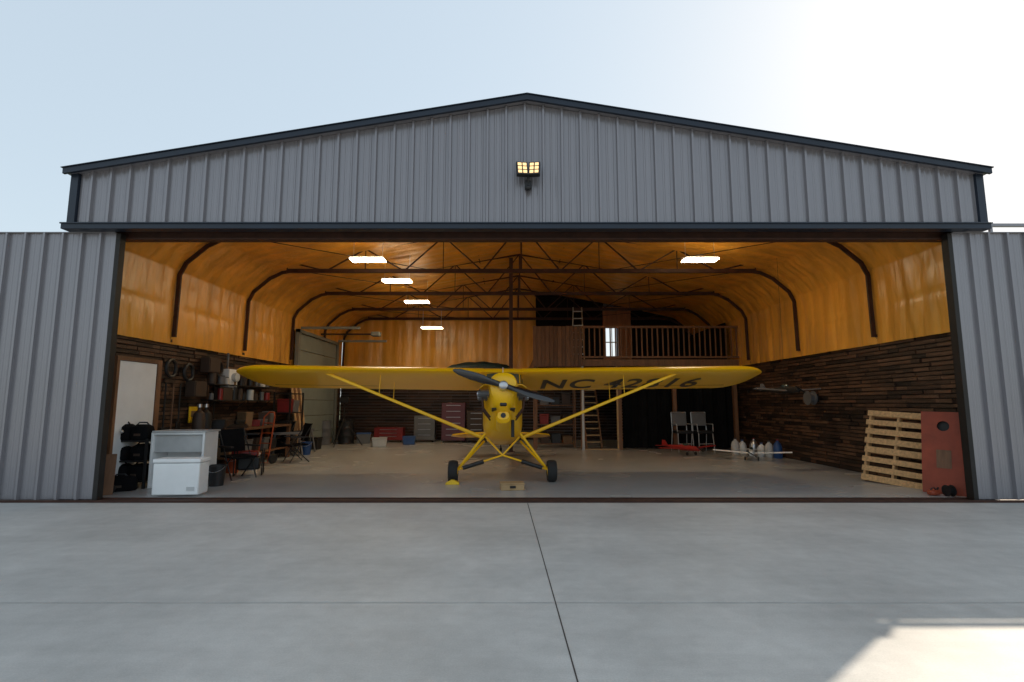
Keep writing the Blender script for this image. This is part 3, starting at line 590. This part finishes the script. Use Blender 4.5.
for k in range(10):
    for lv in (0,1):
        m_,cn=cols[(k*5+lv*3)%8]
        if (k,lv) in ((2,1),(6,0),(8,1)): m_,cn=m_offw,'off white'
        z=1.55+.026+lv*.36; t=T('paint_can',cn+' can on the '+('lower' if lv==0 else 'upper')+' wall shelf, '+ow[k]+' from the door','can',(LX+.2+random.uniform(-.04,.04),11.85+k*.29,z),0,'cans on the left wall shelf')
        h=random.uniform(.10,.28); r_=random.uniform(.045,.09); b=MB(); b.lathe([(.01,0),(r_,0),(r_,h),(r_-.01,h+.01),(.01,h+.01)],n=14); b.build('body',m_,t); b=MB(); b.lathe([(.01,h+.012),(r_-.015,h+.012),(r_-.015,h+.03),(.01,h+.03)],n=12); b.build('lid',m_dark,t)
mt_=T('electric_meter_box','white electric meter box high on left wall beside wing tip','meter box',(LX+.10,yat(224),2.06))
b=MB(); b.bx(-.08,.14,-.19,.19,-.25,.25); b.build('box',m_white,mt_,.01); b=MB(); b.lathe([(.01,.14),(.10,.14),(.11,.24),(.06,.26),(.01,.26)],(0,0,.06),'X',16); b.build('dial',m_offw,mt_)
b=MB(); b.tube((-.02,.0,.25),(-.02,0,.65),.025); b.build('conduit',m_greyp,mt_); b=MB(); b.tube((-.02,0,-.25),(-.02,0,-.5),.025); b.build('conduit',m_greyp,mt_)
sg=T('wall_sign','yellow warning placard on dark left plank wall','sign',(LX+.06,yat(194),1.25)); b=MB(); b.bx(-.01,.01,-.17,.17,-.17,.17); b.build('plate',m_yelp,sg); b=MB(); b.bx(.011,.015,-.11,.11,-.05,.08); b.build('panel',m_card,sg)
for k,(px,z,l,mm) in enumerate(((163,1.9,.9,m_dark),(171,1.85,1.1,m_brownwood),(178,1.9,.8,m_dark),(206,1.95,1.2,m_brownwood),(213,1.9,1.0,m_dark))):
    t=T('hung_tool','long handled tool hung on the left plank wall, '+ow[k]+' from the white door','tool',(LX+.08,yat(px),z),0,'long tools hung on the left wall')
    b=MB(); b.tube((0,0,0),(0,0,-l),.016); b.build('handle',mm,t); b=MB(); b.box((0,0,-l-.08),(.03,.2 if k%2 else .12,.2)); b.build('tool_head',m_dark,t,.01)
HK=[(166,2.2,0),(184,2.15,0),(190,1.80,1),(214,2.3,0),(218,1.7,1),(203,2.35,1)]
for k,(px,z,kind) in enumerate(HK):
    if kind==0:
        b=MB(); NN=22; rg_=[]
        for i in range(NN+1):
            a=2*PI*i/NN; c=Vector((0,.15*math.cos(a),.17*math.sin(a))); n_=c.normalized(); rg_.append([c+n_*.035*math.cos(q)+Vector((.035*math.sin(q),0,0)) for q in [2*PI*j/8 for j in range(8)]])
        b.loft(rg_,cap=False); tag(b.build('cable_coil',m_black,None,loc=(LX+.10,yat(px),z)),'coiled black cable hung on the left plank wall, '+ow[sum(1 for h in HK if h[2]==0 and h[0]<px)]+' from the white door','cable','cable coils on the left wall')
    else:
        t=T('wall_cabinet','small dark wall cabinet on the left plank wall, '+ow[sum(1 for h in HK if h[2]==1 and h[0]<px)]+' from the white door','cabinet',(LX+.16,yat(px),z),0,'small wall cabinets'); b=MB(); b.bx(-.10,.10,-.22,.22,-.17,.17); b.build('carcass',m_brown2,t,.006); b=MB(); b.bx(.102,.115,-.20,.20,-.15,.15); b.build('door',m_brown2,t)
for k,(px,m_,cn) in enumerate(((183,m_brown2,'brown'),(190,m_dark,'dark'))):
    t=T('gas_cylinder','tall '+cn+' gas cylinder standing by the left plank wall','gas cylinder',(LX+.32,yat(px)+.15,.007),0,'gas cylinders by the left wall'); b=MB(); b.lathe([(.01,0),(.12,0),(.125,.03),(.125,1.15),(.10,1.28),(.04,1.34),(.03,1.40),(.01,1.40)],n=20); b.build('body',m_,t); b=MB(); b.lathe([(.01,1.40),(.05,1.40),(.05,1.47),(.01,1.47)],n=12); b.build('valve',m_silver,t)
for k,nm in enumerate(('bottom','middle','top')):
    b=MB(); b.lathe([(.17,-.08),(.27,-.10),(.31,-.07),(.32,0),(.31,.07),(.27,.10),(.17,.08),(.17,-.08)],(0,0,.10),'Z',26); tag(b.build('spare_tyre',m_rubber,None,loc=(LX+.55+random.uniform(-.04,.04),10.75,.007+k*.205)),nm+' tyre of the black tyre stack beside the left wall','tyre','stacked tyres by the left wall')
for k in range(5):
    b=MB(); b.box((0,0,1.15),(.03,.12,2.3-k*.17),0,R(-9)); tag(b.build('lumber_board',(m_wood,m_brownwood)[k%2],None,loc=(LX+.40,15.95+k*.15,.0)),('pale','brown')[k%2]+' board leaning on left wall near the garage door, '+ow[k]+' from the front','board','boards leaning on the left wall')
for k,(px,py,m_,cn) in enumerate(((216,486,m_black,'black'),(252,470,m_offw,'off white'),(306,455,m_blue,'blue'),(232,473,m_orange,'orange'))):
    g=G(px,py); t=T('bucket',cn+' bucket on the floor of the cluttered left side','bucket',(g.x,g.y,.007),0,'buckets on the left floor'); b=MB(); b.lathe([(.01,0),(.12,0),(.15,.34),(.16,.34),(.16,.37),(.14,.37),(.125,.05),(.01,.04)],n=18); b.build('body',m_,t)
    b=MB(); b.path([(.155*math.cos(a),-.02-.12*math.sin(a),.35-.10*math.sin(a)) for a in [PI*j/8 for j in range(9)]],.005,5); b.build('handle',m_silver,t)
g=G(246,476); t=T('generator','black and red portable generator on the floor before folding chairs','generator',(g.x,g.y+.1,.007),R(20)); b=MB(); b.box((0,0,.25),(.42,.3,.26)); b.build('engine',m_black,t,.03); b=MB(); b.box((0,0,.44),(.34,.26,.12)); b.build('fuel_tank',m_red,t,.03)
for s in (-1,1): b=MB(); b.path([(s*.26,-.18,.02),(s*.26,-.18,.52),(s*.26,.18,.52),(s*.26,.18,.02),(s*.26,-.18,.02)],.014); b.build('frame',m_dark,t)
rk=(LX+.5,15.25,.007)
z=rack(rk,PI/2,'tall dark shelving rack against left wall beyond the workbench',.9,.45,1.8,4,m_dark)
k=0
for lv,zz in enumerate(z[:-1]):
    for j in (-.24,.16):
        m_,cn=cols[(k*3+1)%8]; crate((rk[0],rk[1]+j,.007+zz),R(random.uniform(-8,8)),(.34,.34,random.uniform(.25,.4)),m_,cn+' box on '+('bottom','second','third')[lv]+' level of tall dark rack, '+('near' if j<0 else 'far')+' side','box','boxes on the tall dark rack'); k+=1
gd=T('overhead_door','pale grey sectional overhead door at the rear of left wall','garage door',(LX+.12,18.3,0))
b=MB()
for k in range(7): b.bx(.02,.06,-1.75,1.75,.02+k*.53,.02+k*.53+.515)
b.build('door_panel',m_pale,gd,.01)
for s in (-1,1):
    b=MB(); b.bx(.07,.12,s*1.8-.03,s*1.8+.03,0,3.8); b.build('rail',m_palef,gd)
    b=MB(); b.bx(.12,2.0,s*1.8-.03,s*1.8+.03,3.85,3.93); b.build('rail',m_palef,gd)
b=MB(); b.bx(0,.12,-1.92,-1.84,0,3.85).bx(0,.12,1.84,1.92,0,3.85).bx(0,.12,-1.92,1.92,3.74,3.84); b.build('frame',m_palef,gd)
b=MB(); b.bx(1.9,2.2,-.15,.15,3.85,4.0); b.build('opener_motor',m_palef,gd,.02)
b=MB(); b.bx(.1,1.9,-.03,.03,3.9,3.95); b.build('opener_rail',m_dark,gd)
g=G(343,446); tl=T('work_light_tripod','thin tripod work light standing by the garage door','work light',(g.x,g.y,.007))
b=MB(); b.tube((0,0,.5),(0,0,1.5),.022); b.build('pole',m_dark,tl)
for a in (20,140,260): b=MB(); b.tube((0,0,.95),(.65*math.cos(R(a)),.65*math.sin(R(a)),0),.018); b.build('leg',m_dark,tl)
b=MB(); b.box((0,-.03,1.6),(.30,.08,.2)); b.build('lamp_head',m_black,tl,.01)
def cabinet(px,py,w,h,mt,label,nd=4,d=.5,name='tool_chest',cat='tool chest'):
    g=G(px,py); t=T(name,label,cat,(g.x,g.y+d/2,.007)); b=MB(); b.bx(-w/2,w/2,-d/2,d/2,.08,h); b.build('carcass',mt,t,.01)
    for k in range(nd):
        z0=.12+(h-.16)*k/nd; b=MB(); b.bx(-w/2+.03,w/2-.03,-d/2-.015,-d/2-.001,z0,z0+(h-.16)/nd-.015); dw=b.build('drawer',mt,t); b=MB(); b.tube((-w*.3,-d/2-.03,z0+(h-.16)/nd*.75),(w*.3,-d/2-.03,z0+(h-.16)/nd*.75),.009,None,6); b.build('handle',m_silver,dw)
    for sx in (-1,1):
        b=MB(); b.lathe([(.01,-.02),(.04,-.02),(.04,.02),(.01,.02)],(sx*(w/2-.08),-d/2+.08,.04),'X',12); b.build('castor',m_rubber,t)
cabinet(388,442.5,1.1,.55,m_red,'low red tool chest at the back left of the hangar',3)
cabinet(453,443,.9,1.5,m_maroon,'maroon tool cabinet at the back behind the aircraft wing strut',6)
cabinet(424,442.5,.8,1.0,m_greyp,'grey tool cabinet at the back between red and maroon chests',4)
cabinet(476,443,.7,1.2,m_brown2,'dark brown upright tool chest at the back beside maroon cabinet',5)
g=G(362,444); crate((g.x,g.y+.2,.007),.2,(.5,.35,.4),m_greyp,'grey cooler on the floor left of the low red chest','cooler',name='cooler',lid=m_blue)
g=G(378,447); crate((g.x,g.y+.2,.007),.2,(.5,.35,.3),m_offw,'low white tub in front of the low red chest','tub',name='tub')
g=G(408,445); crate((g.x,g.y+.2,.007),.1,(.45,.35,.3),m_blue,'blue tote on the floor right of the low red chest','tote',name='tote')
g=G(322,446)
for k,(dx,m_,cn) in enumerate(((0,m_greyp,'grey'),(.75,m_black,'black'))):
    t=T('oil_drum',cn+' upright drum before the garage door','drum',(g.x+dx-.2,g.y+.6+k*.3,.007)); b=MB(); b.lathe([(.01,0),(.28,0),(.29,.02),(.28,.04),(.28,.28),(.29,.30),(.28,.32),(.28,.56),(.29,.58),(.28,.6),(.28,.84),(.29,.86),(.27,.87),(.01,.85)],n=24); b.build('body',m_,t); b=MB(); b.lathe([(.01,.85),(.03,.85),(.03,.88),(.01,.88)],(.15,0,0),n=10); b.build('cap',m_silver,t)
FL=[(300,444,m_card,'cardboard'),(312,450,m_black,'black'),(250,452,m_brown2,'brown'),(270,449,m_greyp,'grey'),(296,449,m_red,'red')]
for k,(px,py,m_,cn) in enumerate(FL):
    g=G(px,py); crate((g.x,g.y+.2,.007),R(random.uniform(-30,30)),(random.uniform(.35,.5),.35,random.uniform(.3,.55)),m_,cn+' box on the floor of the cluttered left side','box','boxes on the left floor')
bz=(at(556,430,17.9).x,18.1,.007)
z=rack(bz,0,'dark storage rack under the left end of the loft',1.3,.5,2.1,4,m_brownwood)
k=0
for lv,zz in enumerate(z[:-1]):
    for j,pl in ((-.38,'left'),(0,'middle'),(.38,'right')):
        m_,cn=cols[(k*3+4)%8]; crate((bz[0]+j,bz[1],.007+zz),R(random.uniform(-8,8)),(.32,.34,random.uniform(.22,.42)),m_,cn+' box on '+('bottom','second','third')[lv]+' level of rack under the loft, '+pl,'box','boxes on the rack under the loft'); k+=1
# ------------------------------------------------------------ light
az,el=R(49.5),R(32.4)
sd=Vector((math.sin(az)*math.cos(el),math.cos(az)*math.cos(el),math.sin(el)))
sl=bpy.data.lights.new('sun','SUN'); sl.energy=5.0; sl.angle=R(.5); sl.color=(1,.86,.68)
so=bpy.data.objects.new('sun',sl); COL.objects.link(so); so.rotation_euler=(-sd).to_track_quat('-Z','Y').to_euler()
W=bpy.data.worlds.new('World'); scene.world=W; W.use_nodes=True; nt=W.node_tree; N=nt.nodes; L=nt.links
sk=N.new('ShaderNodeTexSky'); sk.sky_type='NISHITA'; sk.sun_disc=False; sk.sun_elevation=el; sk.sun_rotation=az; sk.dust_density=1.2; sk.air_density=1.0
# soft shoulder so the sky keeps its tone near the sun: c / (1 + c*k)
kk=N.new('ShaderNodeVectorMath'); kk.operation='MULTIPLY_ADD'; L.new(sk.outputs[0],kk.inputs[0]); kk.inputs[1].default_value=(.085,.105,.125); kk.inputs[2].default_value=(1,1,1)
dv=N.new('ShaderNodeVectorMath'); dv.operation='DIVIDE'; L.new(sk.outputs[0],dv.inputs[0]); L.new(kk.outputs[0],dv.inputs[1])
m1=N.new('ShaderNodeVectorMath'); m1.operation='SCALE'; L.new(dv.outputs[0],m1.inputs[0]); m1.inputs['Scale'].default_value=.66
ad=N.new('ShaderNodeVectorMath'); ad.operation='ADD'; L.new(m1.outputs[0],ad.inputs[0]); ad.inputs[1].default_value=(3.15,3.65,4.0)   # thin bright haze
L.new(ad.outputs[0],N['Background'].inputs[0]); N['Background'].inputs[1].default_value=.15
cam=bpy.data.cameras.new('camera'); cam.lens=F/1024*36; cam.sensor_width=36; cam.clip_end=3000; cam.clip_start=.05
co=bpy.data.objects.new('camera',cam); COL.objects.link(co); co.location=(0,0,H); co.rotation_euler=(PI/2+TH,0,0); scene.camera=co
scene.view_settings.view_transform='Standard'; scene.view_settings.look='None'; scene.view_settings.exposure=0
